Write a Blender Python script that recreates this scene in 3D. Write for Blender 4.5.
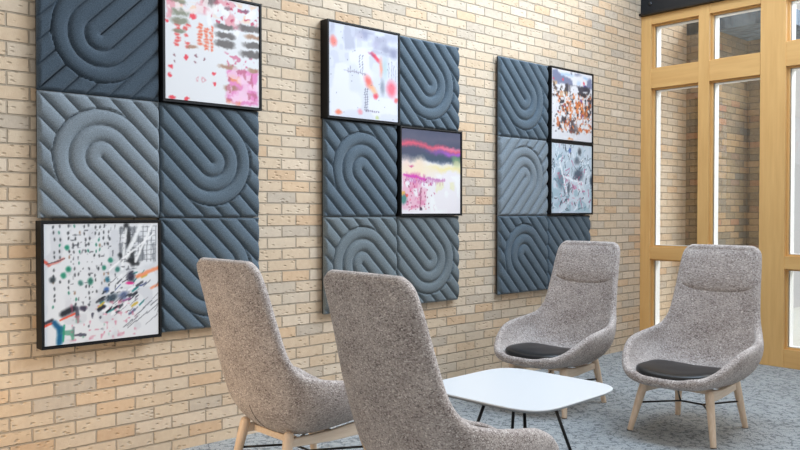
import bpy, bmesh, math, random
import numpy as np
from mathutils import Vector, Matrix

PI = math.pi
for o in list(bpy.data.objects):
    bpy.data.objects.remove(o)
scene = bpy.context.scene
COL = scene.collection

# ------------------------------------------------------------------ camera
cam_d = bpy.data.cameras.new('camera')
cam = bpy.data.objects.new('camera', cam_d)
COL.objects.link(cam)
cam_d.sensor_width = 36.0
cam_d.lens = 777.7 / 800 * 36.0
cam_d.clip_start = 0.05
cam_d.clip_end = 100
cam.location = (3.92, 0.0, 1.302)
cam.rotation_euler = (PI / 2 - 0.0181, 0, 0.8289)
scene.camera = cam

# ------------------------------------------------------------------ world, lights, exposure
world = bpy.data.worlds.new('sky')
scene.world = world
world.use_nodes = True
bg = world.node_tree.nodes['Background']
bg.inputs[0].default_value = (1.0, 0.985, 0.965, 1)
bg.inputs[1].default_value = 0.62

def area(name, loc, target, size, sizey, energy, color):
    d = bpy.data.lights.new(name, 'AREA')
    d.shape = 'RECTANGLE'
    d.size = size
    d.size_y = sizey
    d.energy = energy
    d.color = color
    o = bpy.data.objects.new(name, d)
    COL.objects.link(o)
    o.location = loc
    o.rotation_euler = (Vector(target) - Vector(loc)).to_track_quat('-Z', 'Y').to_euler()
    return o

sun_d = bpy.data.lights.new('hazy_sun', 'SUN')
sun_d.energy = 1.65
sun_d.angle = math.radians(28)
sun_d.color = (0.90, 0.95, 1.0)
sun = bpy.data.objects.new('hazy_sun', sun_d)
COL.objects.link(sun)
sun.rotation_euler = Vector((-0.62, -0.62, -0.62)).to_track_quat('-Z', 'Y').to_euler()
area('skylight', (1.3, 4.3, 4.9), (0.0, 4.0, 3.1), 1.2, 4.6, 185, (0.62, 0.80, 1.0))
wl = area('warm_wall_fill', (0.55, -0.6, 0.6), (0.0, 1.7, 0.2), 0.9, 0.8, 8, (1.0, 0.70, 0.40))  # added warm fill for the lower wall, not an actual room lamp
wl.data.spread = 1.3
area('outdoor_fill', (3.2, 9.6, 4.6), (0.1, 7.4, 1.4), 2.6, 2.6, 190, (0.97, 0.98, 1.0))  # added panel in place of a brighter sky, lifts the brick outside
area('glazed_front_fill', (2.6, 6.3, 3.2), (1.5, 3.0, 0.5), 2.2, 1.4, 30, (1.0, 0.98, 0.95))  # added panel inside the room, standing in for daylight through the glazing

scene.view_settings.view_transform = 'Standard'
scene.view_settings.look = 'None'
scene.view_settings.gamma = 1
scene.view_settings.use_curve_mapping = False
scene.view_settings.exposure = 0.06

# ------------------------------------------------------------------ helpers
def lin(c):
    return tuple(((v / 255) / 12.92 if v / 255 <= 0.04045 else ((v / 255 + 0.055) / 1.055) ** 2.4) for v in c)

def new_mat(name):
    m = bpy.data.materials.new(name)
    m.use_nodes = True
    nt = m.node_tree
    return m, nt, nt.nodes['Principled BSDF']

def N(nt, t, **kw):
    n = nt.nodes.new(t)
    for k, v in kw.items():
        if k.startswith('i_'):
            n.inputs[int(k[2:])].default_value = v
        else:
            setattr(n, k, v)
    return n

def math_n(nt, op, a, b=None, c=None):
    n = nt.nodes.new('ShaderNodeMath')
    n.operation = op
    for i, v in enumerate((a, b, c)):
        if v is None:
            continue
        if isinstance(v, (int, float)):
            n.inputs[i].default_value = v
        else:
            nt.links.new(v, n.inputs[i])
    return n.outputs[0]

def ramp(nt, fac, stops, interp='LINEAR'):
    r = nt.nodes.new('ShaderNodeValToRGB')
    r.color_ramp.interpolation = interp
    el = r.color_ramp.elements
    while len(el) < len(stops):
        el.new(0.5)
    for e, (p, c) in zip(el, stops):
        e.position = p
        e.color = (*lin(c), 1)
    nt.links.new(fac, r.inputs[0])
    return r.outputs[0]

def mixc(nt, fac, a, b, mode='MIX'):
    n = nt.nodes.new('ShaderNodeMix')
    n.data_type = 'RGBA'
    n.blend_type = mode
    for idx, v in ((0, fac), (6, a), (7, b)):
        if isinstance(v, (int, float)):
            n.inputs[idx].default_value = v
        elif isinstance(v, tuple):
            n.inputs[idx].default_value = (*v, 1)
        else:
            nt.links.new(v, n.inputs[idx])
    return n.outputs[2]

def noise(nt, vec, scale, detail=3, rough=0.5):
    n = nt.nodes.new('ShaderNodeTexNoise')
    n.inputs['Scale'].default_value = scale
    n.inputs['Detail'].default_value = detail
    n.inputs['Roughness'].default_value = rough
    if vec is not None:
        nt.links.new(vec, n.inputs['Vector'])
    return n.outputs[0]

def mapping(nt, vec, scale=(1, 1, 1), rot=(0, 0, 0), loc=(0, 0, 0)):
    n = nt.nodes.new('ShaderNodeMapping')
    n.inputs['Scale'].default_value = scale
    n.inputs['Rotation'].default_value = rot
    n.inputs['Location'].default_value = loc
    nt.links.new(vec, n.inputs['Vector'])
    return n.outputs[0]

def bump(nt, bsdf, h, strength, dist):
    b = nt.nodes.new('ShaderNodeBump')
    b.inputs['Strength'].default_value = strength
    b.inputs['Distance'].default_value = dist
    nt.links.new(h, b.inputs['Height'])
    nt.links.new(b.outputs[0], bsdf.inputs['Normal'])

def simple(name, col, rough=0.5, metal=0.0, spec=0.5):
    m, nt, b = new_mat(name)
    b.inputs['Base Color'].default_value = (*lin(col), 1)
    b.inputs['Roughness'].default_value = rough
    b.inputs['Metallic'].default_value = metal
    b.inputs['Specular IOR Level'].default_value = spec
    tc = nt.nodes.new('ShaderNodeTexCoord').outputs['Object']
    bump(nt, b, noise(nt, tc, 60, 3), 0.06, 0.002)
    return m

# ------------------------------------------------------------------ materials
def brick_mat(name, stops, mortar, seed=0.0, length=0.2033, height=0.0678, zoff=0.0, yoff=0.0):
    m, nt, b = new_mat(name)
    g = nt.nodes.new('ShaderNodeNewGeometry').outputs['Position']
    sp = nt.nodes.new('ShaderNodeSeparateXYZ')
    nt.links.new(g, sp.inputs[0])
    along = math_n(nt, 'ADD', sp.outputs[0], sp.outputs[1])
    # slightly wandering joints
    wob = math_n(nt, 'MULTIPLY', math_n(nt, 'SUBTRACT', noise(nt, g, 5, 2), 0.5), 0.006)
    v = math_n(nt, 'DIVIDE', math_n(nt, 'ADD', math_n(nt, 'ADD', sp.outputs[2], 10 * height + zoff), wob), height)
    row = math_n(nt, 'FLOOR', v)
    half = math_n(nt, 'MULTIPLY', math_n(nt, 'MODULO', row, 2.0), 0.5)
    wob2 = math_n(nt, 'MULTIPLY', math_n(nt, 'SUBTRACT', noise(nt, g, 9, 2), 0.5), 0.010)
    u = math_n(nt, 'ADD', math_n(nt, 'DIVIDE', math_n(nt, 'ADD', math_n(nt, 'ADD', along, 20 * length + yoff), wob2), length), half)
    colm = math_n(nt, 'FLOOR', u)
    fu = math_n(nt, 'FRACT', u)
    fv = math_n(nt, 'FRACT', v)
    du = math_n(nt, 'MULTIPLY', math_n(nt, 'MINIMUM', fu, math_n(nt, 'SUBTRACT', 1.0, fu)), length)
    dv = math_n(nt, 'MULTIPLY', math_n(nt, 'MINIMUM', fv, math_n(nt, 'SUBTRACT', 1.0, fv)), height)
    d = math_n(nt, 'MINIMUM', du, dv)
    mr = nt.nodes.new('ShaderNodeMapRange')
    mr.interpolation_type = 'SMOOTHSTEP'
    mr.inputs['From Min'].default_value = 0.0022
    mr.inputs['From Max'].default_value = 0.0052
    nt.links.new(d, mr.inputs['Value'])
    mask = mr.outputs[0]
    cb = nt.nodes.new('ShaderNodeCombineXYZ')
    nt.links.new(colm, cb.inputs[0])
    nt.links.new(row, cb.inputs[1])
    cb.inputs[2].default_value = seed
    wn = nt.nodes.new('ShaderNodeTexWhiteNoise')
    wn.noise_dimensions = '3D'
    nt.links.new(cb.outputs[0], wn.inputs['Vector'])
    base = ramp(nt, wn.outputs['Value'], stops)
    # cloudy tone inside a brick
    n1 = noise(nt, g, 26, 4, 0.6)
    base = mixc(nt, 0.30, base, ramp(nt, n1, [(0.3, (126, 108, 84)), (0.7, (220, 208, 186))]), 'SOFT_LIGHT')
    # small creases, one set offset per brick
    off = nt.nodes.new('ShaderNodeVectorMath')
    off.operation = 'ADD'
    sc = nt.nodes.new('ShaderNodeVectorMath')
    sc.operation = 'SCALE'
    sc.inputs[3].default_value = 7.0
    nt.links.new(wn.outputs['Color'], sc.inputs[0])
    nt.links.new(g, off.inputs[0])
    nt.links.new(sc.outputs[0], off.inputs[1])
    mp = mapping(nt, off.outputs[0], scale=(22, 22, 44), rot=(0.7, 0.7, 0))
    cr = nt.nodes.new('ShaderNodeTexVoronoi')
    cr.inputs['Scale'].default_value = 1.0
    nt.links.new(mp, cr.inputs['Vector'])
    crease = nt.nodes.new('ShaderNodeMapRange')
    crease.inputs['From Min'].default_value = 0.10
    crease.inputs['From Max'].default_value = 0.30
    nt.links.new(cr.outputs['Distance'], crease.inputs['Value'])
    fine = noise(nt, g, 160, 3, 0.6)
    base = mixc(nt, math_n(nt, 'MULTIPLY', math_n(nt, 'SUBTRACT', 1.0, crease.outputs[0]), 0.10), base, lin((140, 104, 62)))
    colr = mixc(nt, mask, lin(mortar), base)
    nt.links.new(colr, b.inputs['Base Color'])
    b.inputs['Roughness'].default_value = 0.85
    b.inputs['Specular IOR Level'].default_value = 0.25
    h = math_n(nt, 'ADD', math_n(nt, 'MULTIPLY', mask, 1.0),
               math_n(nt, 'ADD', math_n(nt, 'MULTIPLY', crease.outputs[0], 0.6), math_n(nt, 'MULTIPLY', fine, 0.25)))
    bump(nt, b, h, 1.0, 0.008)
    return m

BUFF = [(0.0, (190, 178, 164)), (0.10, (204, 190, 173)), (0.35, (212, 194, 172)), (0.6, (208, 186, 161)),
        (0.8, (217, 202, 184)), (0.93, (214, 187, 158)), (1.0, (206, 178, 150))]
M_BRICK = brick_mat('buff_brick', BUFF, (174, 159, 140), zoff=0.009, yoff=0.0133 + 0.10165)
OLIVE = [(0.0, (138, 126, 108)), (0.3, (158, 142, 116)), (0.6, (178, 152, 120)), (0.8, (132, 126, 114)), (1.0, (176, 138, 110))]
M_BRICK2 = brick_mat('weathered_brick', OLIVE, (128, 116, 98), 3.0)

def wood_mat(name, c1, c2, scale, axis=2, rough=0.42):
    m, nt, b = new_mat(name)
    tc = nt.nodes.new('ShaderNodeTexCoord').outputs['Object']
    s = [14, 14, 14]
    s[axis] = 1.0
    mp = mapping(nt, tc, scale=tuple(v * scale for v in s))
    n = noise(nt, mp, 2.2, 5, 0.6)
    c = ramp(nt, n, [(0.3, c1), (0.7, c2)])
    nt.links.new(c, b.inputs['Base Color'])
    b.inputs['Roughness'].default_value = rough
    bump(nt, b, n, 0.12, 0.002)
    return m

M_MAPLE = wood_mat('golden_maple', (210, 163, 100), (224, 180, 116), 0.8)
M_MAPLE_H = wood_mat('golden_maple_rail', (208, 160, 98), (222, 178, 114), 0.8, 0)
M_ASH = wood_mat('pale_ash', (214, 188, 162), (232, 210, 186), 3.0)
M_ASH_H = wood_mat('pale_ash_rail', (220, 198, 174), (238, 220, 200), 3.0, 1)
M_WHITE = simple('white_stop', (250, 248, 244), 0.5)
M_BLACK = simple('black_powder_coat', (14, 14, 15), 0.42)
M_STEEL = simple('dark_steel', (30, 34, 40), 0.38, 0.3)
M_BOLT = simple('bolt_steel', (70, 72, 76), 0.35, 0.9)
M_BACK = simple('black_backing', (12, 13, 16), 0.8)
M_LAM = simple('white_laminate', (220, 223, 226), 0.35)
M_EDGE = simple('grey_table_edge', (150, 152, 154), 0.5)
M_RUBBER = simple('glide_plastic', (60, 58, 56), 0.6)

def leather():
    m, nt, b = new_mat('black_leather')
    tc = nt.nodes.new('ShaderNodeTexCoord').outputs['Object']
    v = nt.nodes.new('ShaderNodeTexVoronoi')
    v.inputs['Scale'].default_value = 220
    nt.links.new(tc, v.inputs['Vector'])
    b.inputs['Base Color'].default_value = (*lin((20, 21, 23)), 1)
    b.inputs['Roughness'].default_value = 0.36
    bump(nt, b, v.outputs['Distance'], 0.15, 0.001)
    return m
M_LEATHER = leather()

def boucle(name, lo, mid, hi, scale=150):
    m, nt, b = new_mat(name)
    tc = nt.nodes.new('ShaderNodeTexCoord').outputs['Object']
    wv = nt.nodes.new('ShaderNodeVectorMath')
    wv.operation = 'ADD'
    nt.links.new(tc, wv.inputs[0])
    nn = nt.nodes.new('ShaderNodeTexNoise')
    nn.inputs['Scale'].default_value = 60
    nt.links.new(tc, nn.inputs['Vector'])
    s = nt.nodes.new('ShaderNodeVectorMath')
    s.operation = 'SCALE'
    s.inputs[3].default_value = 0.008
    nt.links.new(nn.outputs['Color'], s.inputs[0])
    nt.links.new(s.outputs[0], wv.inputs[1])
    mp = mapping(nt, wv.outputs[0], scale=(0.75, 1.0, 1.25))
    v = nt.nodes.new('ShaderNodeTexVoronoi')
    v.inputs['Scale'].default_value = scale
    nt.links.new(mp, v.inputs['Vector'])
    sepc = nt.nodes.new('ShaderNodeSeparateColor')
    nt.links.new(v.outputs['Color'], sepc.inputs[0])
    c = ramp(nt, sepc.outputs[0], [(0.0, lo), (0.35, mid), (0.75, mid), (1.0, hi)])
    c = mixc(nt, math_n(nt, 'MULTIPLY', v.outputs['Distance'], 0.6), c, lin(lo))
    n2 = noise(nt, tc, 9, 3)
    c = mixc(nt, 0.12, c, ramp(nt, n2, [(0.35, lo), (0.65, hi)]))
    nt.links.new(c, b.inputs['Base Color'])
    b.inputs['Roughness'].default_value = 0.95
    b.inputs['Specular IOR Level'].default_value = 0.15
    b.inputs['Sheen Weight'].default_value = 0.25
    b.inputs['Sheen Roughness'].default_value = 0.5
    inv = math_n(nt, 'SUBTRACT', 1.0, v.outputs['Distance'])
    bump(nt, b, inv, 0.7, 0.003)
    return m
M_BOUCLE = boucle('taupe_boucle', (106, 95, 91), (196, 184, 178), (246, 238, 232), 195)

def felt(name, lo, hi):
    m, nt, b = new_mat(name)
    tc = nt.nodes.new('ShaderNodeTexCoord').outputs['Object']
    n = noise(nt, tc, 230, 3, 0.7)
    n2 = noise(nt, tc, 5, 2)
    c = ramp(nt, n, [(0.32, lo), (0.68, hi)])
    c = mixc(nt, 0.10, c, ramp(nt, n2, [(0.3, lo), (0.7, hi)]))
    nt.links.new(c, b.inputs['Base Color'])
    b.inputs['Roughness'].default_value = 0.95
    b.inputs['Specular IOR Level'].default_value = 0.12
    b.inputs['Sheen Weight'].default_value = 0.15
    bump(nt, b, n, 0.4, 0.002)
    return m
M_FELT = {  # tone copies of one felt; light and shade on the ridges put into colour
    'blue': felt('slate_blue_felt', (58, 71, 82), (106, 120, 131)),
    'dark': felt('shaded_slate_felt', (46, 58, 69), (82, 95, 107)),
    'grey': felt('lit_slate_felt', (78, 88, 94), (126, 136, 141)),
    'pale': felt('bright_lit_slate_felt', (92, 102, 110), (142, 152, 160)),
}

def carpet():
    m, nt, b = new_mat('grey_carpet')
    g = nt.nodes.new('ShaderNodeNewGeometry').outputs['Position']
    mp = mapping(nt, g, rot=(0, 0, 0.6), scale=(1.0, 1.0, 1.0))
    dist = nt.nodes.new('ShaderNodeTexNoise')
    dist.inputs['Scale'].default_value = 14
    nt.links.new(mp, dist.inputs['Vector'])
    s = nt.nodes.new('ShaderNodeVectorMath')
    s.operation = 'SCALE'
    s.inputs[3].default_value = 0.05
    nt.links.new(dist.outputs['Color'], s.inputs[0])
    a = nt.nodes.new('ShaderNodeVectorMath')
    nt.links.new(mp, a.inputs[0])
    nt.links.new(s.outputs[0], a.inputs[1])
    v = nt.nodes.new('ShaderNodeTexVoronoi')
    v.feature = 'DISTANCE_TO_EDGE'
    v.inputs['Scale'].default_value = 30
    v.inputs['Randomness'].default_value = 0.45
    nt.links.new(mapping(nt, a.outputs[0], scale=(1, 0.55, 1)), v.inputs['Vector'])
    edge = nt.nodes.new('ShaderNodeMapRange')
    edge.inputs['From Min'].default_value = 0.02
    edge.inputs['From Max'].default_value = 0.09
    nt.links.new(v.outputs['Distance'], edge.inputs['Value'])
    fine = noise(nt, g, 220, 3, 0.7)
    c = ramp(nt, fine, [(0.36, (120, 124, 126)), (0.64, (202, 205, 205))])
    pick = noise(nt, g, 16, 2)
    ef = math_n(nt, 'MULTIPLY', math_n(nt, 'SUBTRACT', 1.0, edge.outputs[0]), ramp(nt, pick, [(0.38, (0, 0, 0)), (0.5, (255, 255, 255))]))
    c = mixc(nt, math_n(nt, 'MULTIPLY', ef, 0.7), c, lin((66, 72, 78)))
    big = noise(nt, g, 2.0, 2)
    c = mixc(nt, 0.12, c, ramp(nt, big, [(0.35, (130, 135, 138)), (0.65, (182, 186, 188))]))
    nt.links.new(c, b.inputs['Base Color'])
    b.inputs['Roughness'].default_value = 0.95
    b.inputs['Specular IOR Level'].default_value = 0.1
    bump(nt, b, math_n(nt, 'ADD', fine, math_n(nt, 'MULTIPLY', ef, -0.6)), 0.6, 0.004)
    return m
M_CARPET = carpet()

def glass():
    m, nt, b = new_mat('clear_glass')
    out = nt.nodes['Material Output']
    tr = nt.nodes.new('ShaderNodeBsdfTransparent')
    tr.inputs[0].default_value = (0.97, 0.985, 0.99, 1)
    gl = nt.nodes.new('ShaderNodeBsdfGlossy')
    gl.inputs['Roughness'].default_value = 0.02
    fr = nt.nodes.new('ShaderNodeFresnel')
    fr.inputs[0].default_value = 1.5
    mx = nt.nodes.new('ShaderNodeMixShader')
    nt.links.new(math_n(nt, 'MULTIPLY', fr.outputs[0], 1.3), mx.inputs[0])
    nt.links.new(tr.outputs[0], mx.inputs[1])
    nt.links.new(gl.outputs[0], mx.inputs[2])
    nt.links.new(mx.outputs[0], out.inputs[0])
    return m
M_GLASS = glass()

def soffit_mat():
    m, nt, b = new_mat('blue_grey_soffit')
    g = nt.nodes.new('ShaderNodeNewGeometry').outputs['Position']
    n = noise(nt, mapping(nt, g, scale=(3, 14, 1)), 3, 3)
    nt.links.new(ramp(nt, n, [(0.35, (62, 82, 104)), (0.65, (112, 134, 156))]), b.inputs['Base Color'])
    b.inputs['Roughness'].default_value = 0.8
    return m
M_SOFFIT = soffit_mat()
M_PAVE = simple('pale_paving', (214, 214, 206), 0.8)
M_RENDER = simple('white_render', (232, 236, 232), 0.85)

def attr_mat(name):
    m, nt, b = new_mat(name)
    a = nt.nodes.new('ShaderNodeAttribute')
    a.attribute_name = 'paint'
    nt.links.new(a.outputs['Color'], b.inputs['Base Color'])
    b.inputs['Roughness'].default_value = 0.5
    b.inputs['Specular IOR Level'].default_value = 0.3
    return m
M_PRINT = attr_mat('printed_canvas')

# ------------------------------------------------------------------ mesh tools
def link_mesh(name, verts, faces, mat, parent=None, smooth=False):
    me = bpy.data.meshes.new(name)
    me.from_pydata([tuple(v) for v in verts], [], faces)
    bm = bmesh.new()
    bm.from_mesh(me)
    bmesh.ops.recalc_face_normals(bm, faces=bm.faces)
    bm.to_mesh(me)
    bm.free()
    me.materials.append(mat)
    if smooth:
        me.polygons.foreach_set('use_smooth', [True] * len(me.polygons))
    o = bpy.data.objects.new(name, me)
    COL.objects.link(o)
    if parent:
        o.parent = parent
    return o

def bm_obj(name, bm, mat, parent=None, smooth=False):
    bmesh.ops.recalc_face_normals(bm, faces=bm.faces)
    me = bpy.data.meshes.new(name)
    bm.to_mesh(me)
    bm.free()
    for m_ in (mat if isinstance(mat, (list, tuple)) else [mat]):
        me.materials.append(m_)
    if smooth:
        me.polygons.foreach_set('use_smooth', [True] * len(me.polygons))
    o = bpy.data.objects.new(name, me)
    COL.objects.link(o)
    if parent:
        o.parent = parent
    return o

def add_box(bm, lo, hi, bev=0.0):
    lo, hi = Vector(lo), Vector(hi)
    r = bmesh.ops.create_cube(bm, size=1)
    vs = r['verts']
    for v in vs:
        v.co = Vector(((lo[i] + hi[i]) / 2 + v.co[i] * (hi[i] - lo[i])) for i in range(3))
    if bev > 0:
        es = list({e for v in vs for e in v.link_edges})
        bmesh.ops.bevel(bm, geom=es, offset=bev, segments=2, affect='EDGES', profile=0.6)

def box_obj(name, lo, hi, mat, parent=None, bev=0.0):
    bm = bmesh.new()
    add_box(bm, lo, hi, bev)
    return bm_obj(name, bm, mat, parent)

def add_tube(bm, pts, rads, seg=12):
    pts = [Vector(p) for p in pts]
    rings = []
    prev = None
    for i, p in enumerate(pts):
        d = (pts[min(i + 1, len(pts) - 1)] - pts[max(i - 1, 0)]).normalized()
        a = Vector((0, 0, 1)) if abs(d.z) < 0.9 else Vector((1, 0, 0))
        if prev is not None:
            a = prev
        s = d.cross(a).normalized()
        t = s.cross(d).normalized()
        prev = t
        r = rads[i] if isinstance(rads, (list, tuple)) else rads
        rings.append([bm.verts.new(p + (s * math.cos(k * 2 * PI / seg) + t * math.sin(k * 2 * PI / seg)) * r) for k in range(seg)])
    for a, b_ in zip(rings, rings[1:]):
        for k in range(seg):
            bm.faces.new((a[k], a[(k + 1) % seg], b_[(k + 1) % seg], b_[k]))
    bm.faces.new(rings[0][::-1])
    bm.faces.new(rings[-1])

def thing(name, label, cat, loc=(0, 0, 0), rz=0.0, group=None):
    o = bpy.data.objects.new(name, None)
    o.empty_display_size = 0.1
    COL.objects.link(o)
    o.location = loc
    o.rotation_euler = (0, 0, rz)
    tag(o, label, cat, group)
    return o

def tag(o, label=None, cat=None, group=None, kind=None):
    if label:
        o['label'] = label
    if cat:
        o['category'] = cat
    if group:
        o['group'] = group
    if kind:
        o['kind'] = kind
    return o

def struct(o):
    o['kind'] = 'structure'
    return o

def structure_root(name, loc=(0, 0, 0)):
    o = bpy.data.objects.new(name, None)
    COL.objects.link(o)
    o.location = loc
    return struct(o)

# ------------------------------------------------------------------ setting
WY = 6.70           # glazed front plane
struct(box_obj('floor', (-0.25, -3.0, -0.10), (6.5, WY + 0.15, 0.0), M_CARPET))
struct(box_obj('wall_left', (-0.25, -3.0, 0.0), (0.0, 7.585, 4.3), M_BRICK))

# outside, beyond the glass
struct(box_obj('ground', (-0.25, WY + 0.15, -0.12), (7.5, 16, -0.02), M_PAVE))
struct(box_obj('wall_back', (-0.25, 7.585, -0.02), (0.315, 8.3, 3.25), M_BRICK2))
struct(box_obj('wall_outside', (-0.25, 8.3, -0.02), (0.66, 8.6, 3.25), M_BRICK2))
struct(box_obj('ceiling', (0.0, 7.585, 3.10), (0.95, 8.6, 3.25), M_SOFFIT))
struct(box_obj('wall_right', (0.9, 14.5, -0.02), (7.5, 14.7, 2.6), M_RENDER))

def glazing(root, x0, x1, posts, heads, bottom_h):
    """posts: opening x ranges; heads: opening z ranges."""
    y0, y1 = WY, WY + 0.15
    yg = WY + 0.078
    top = 3.14
    # uprights
    xs = [x0] + [v for p in posts for v in p] + [x1]
    for i in range(0, len(xs), 2):
        if xs[i + 1] - xs[i] > 0.005:
            nm = 'jamb' if i in (0, len(xs) - 2) else 'mullion'
            box_obj(nm, (xs[i], y0, 0.0), (xs[i + 1], y1, top), M_MAPLE, root, 0.003)
    for (a, b_) in posts:
        zs = [0.0] + [v for h in heads for v in h] + [top]
        for i in range(0, len(zs), 2):
            box_obj('rail', (a, y0 + 0.004, zs[i]), (b_, y1, zs[i + 1]), M_MAPLE_H, root, 0.002)
        for (c, d) in heads:
            # inner wooden bead around the pane, white weather stop outside
            bm = bmesh.new()
            t = 0.014
            for lo, hi in (((a, yg - 0.03, c), (a + t, yg - 0.004, d)), ((b_ - t, yg - 0.03, c), (b_, yg - 0.004, d)),
                           ((a + t, yg - 0.03, c), (b_ - t, yg - 0.004, c + t)), ((a + t, yg - 0.03, d - t), (b_ - t, yg - 0.004, d))):
                add_box(bm, lo, hi, 0.002)
            bm_obj('glazing_bead', bm, M_MAPLE, root)
            bm = bmesh.new()
            t = 0.018
            for lo, hi in (((a, yg + 0.004, c), (a + t, y1 + 0.01, d)), ((b_ - t, yg + 0.004, c), (b_, y1 + 0.01, d)),
                           ((a + t, yg + 0.004, c), (b_ - t, y1 + 0.01, c + t)), ((a + t, yg + 0.004, d - t), (b_ - t, y1 + 0.01, d))):
                add_box(bm, lo, hi, 0.0)
            bm_obj('weather_stop', bm, M_WHITE, root)
            box_obj('glass_pane', (a + 0.002, yg - 0.003, c + 0.002), (b_ - 0.002, yg + 0.003, d - 0.002), M_GLASS, root)

w1 = structure_root('window_1')
glazing(w1, 0.0, 1.115, [(0.100, 0.568), (0.667, 1.112)], [(0.195, 0.848), (0.962, 2.455), (2.638, 3.054)], 0.195)
w2 = structure_root('window_2')
glazing(w2, 1.115, 2.95, [(1.322, 2.03), (2.13, 2.85)], [(0.150, 0.82), (0.925, 2.497), (2.700, 3.054)], 0.15)
w3 = structure_root('window_3')
glazing(w3, 2.95, 6.5, [(3.05, 4.05), (4.15, 5.1), (5.2, 6.4)], [(0.150, 0.82), (0.925, 2.497), (2.700, 3.054)], 0.15)
# dark steel beam over the glazing with its ledge and bolts
tr = structure_root('trim_1')
box_obj('beam', (0.003, WY - 0.015, 3.165), (6.5, WY + 0.16, 3.62), M_STEEL, tr, 0.004)
box_obj('ledge', (-0.0, WY - 0.045, 3.142), (6.5, WY + 0.16, 3.165), M_BLACK, tr, 0.003)
for bx_ in (0.10, 1.0, 1.9, 2.8, 3.7):
    bm = bmesh.new()
    bmesh.ops.create_uvsphere(bm, u_segments=14, v_segments=8, radius=0.02)
    for v in bm.verts:
        v.co = Vector((bx_ + v.co.x, WY - 0.016 + v.co.y * 0.5, 3.245 + v.co.z))
    bm_obj('bolt', bm, M_BOLT, tr, True)

# ------------------------------------------------------------------ felt wall tiles
MOD = 0.61
RING = 0.0805
def ridge(d):
    q = (d / RING) % 1.0
    e = np.abs(2 * q - 1)
    return np.sqrt(np.clip(1 - e ** 2.6, 0, 1))

def tile_mesh(dx, dy):
    """relief felt face; local x = along wall, y = out of wall, z = up; origin at tile centre on the wall."""
    n = 97
    a = np.linspace(-MOD / 2 + 0.0008, MOD / 2 - 0.0008, n)
    U, V = np.meshgrid(a, a)
    k = 1 / math.sqrt(2)
    al = (U * dx + V * dy) * k
    pe = (-U * dy + V * dx) * k
    r = np.hypot(U, V)
    R = 3 * RING
    H = np.where(al > 0, ridge(np.abs(pe)), np.where(r < R, ridge(r), ridge(np.abs(pe))))
    # soften where the outer arc meets the straight ridges
    near = np.clip(1 - np.abs(r - R) / 0.004, 0, 1) * (al <= 0)
    H = H * (1 - near)
    edge = np.minimum(MOD / 2 - np.abs(U), MOD / 2 - np.abs(V))
    H = H * np.sqrt(np.clip(edge / 0.014, 0.0, 1))
    Y = 0.031 + 0.030 * H
    verts = [(U[i, j], Y[i, j], V[i, j]) for i in range(n) for j in range(n)]
    faces = [(i * n + j, i * n + j + 1, (i + 1) * n + j + 1, (i + 1) * n + j) for i in range(n - 1) for j in range(n - 1)]
    # side walls of the felt
    loop = [j for j in range(n)] + [i * n + n - 1 for i in range(1, n)] + [(n - 1) * n + j for j in range(n - 2, -1, -1)] + [i * n for i in range(n - 2, 0, -1)]
    base = len(verts)
    for q in loop:
        verts.append((verts[q][0], 0.0292, verts[q][2]))
    L = len(loop)
    for q in range(L):
        faces.append((loop[q], base + q, base + (q + 1) % L, loop[(q + 1) % L]))
    faces.append(tuple(base + q for q in range(L))[::-1])
    return verts, faces

TILE_CACHE = {}
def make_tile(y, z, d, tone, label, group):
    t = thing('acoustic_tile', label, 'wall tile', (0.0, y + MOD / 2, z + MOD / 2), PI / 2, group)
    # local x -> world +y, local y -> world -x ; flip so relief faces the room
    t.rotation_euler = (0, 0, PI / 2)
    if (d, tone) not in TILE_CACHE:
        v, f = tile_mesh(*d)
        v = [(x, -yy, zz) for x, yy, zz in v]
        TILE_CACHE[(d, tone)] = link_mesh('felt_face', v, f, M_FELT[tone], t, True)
    else:
        c = TILE_CACHE[(d, tone)].copy()
        COL.objects.link(c)
        c.parent = t
    h = MOD / 2 - 0.003
    box_obj('backing_board', (-h - 0.001, -0.029, -h), (h, -0.018, h), M_BACK, t)
    box_obj('wall_cleat', (-h + 0.08, -0.018, 0.10), (h - 0.08, -0.001, 0.16), M_BACK, t)
    return t

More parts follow.
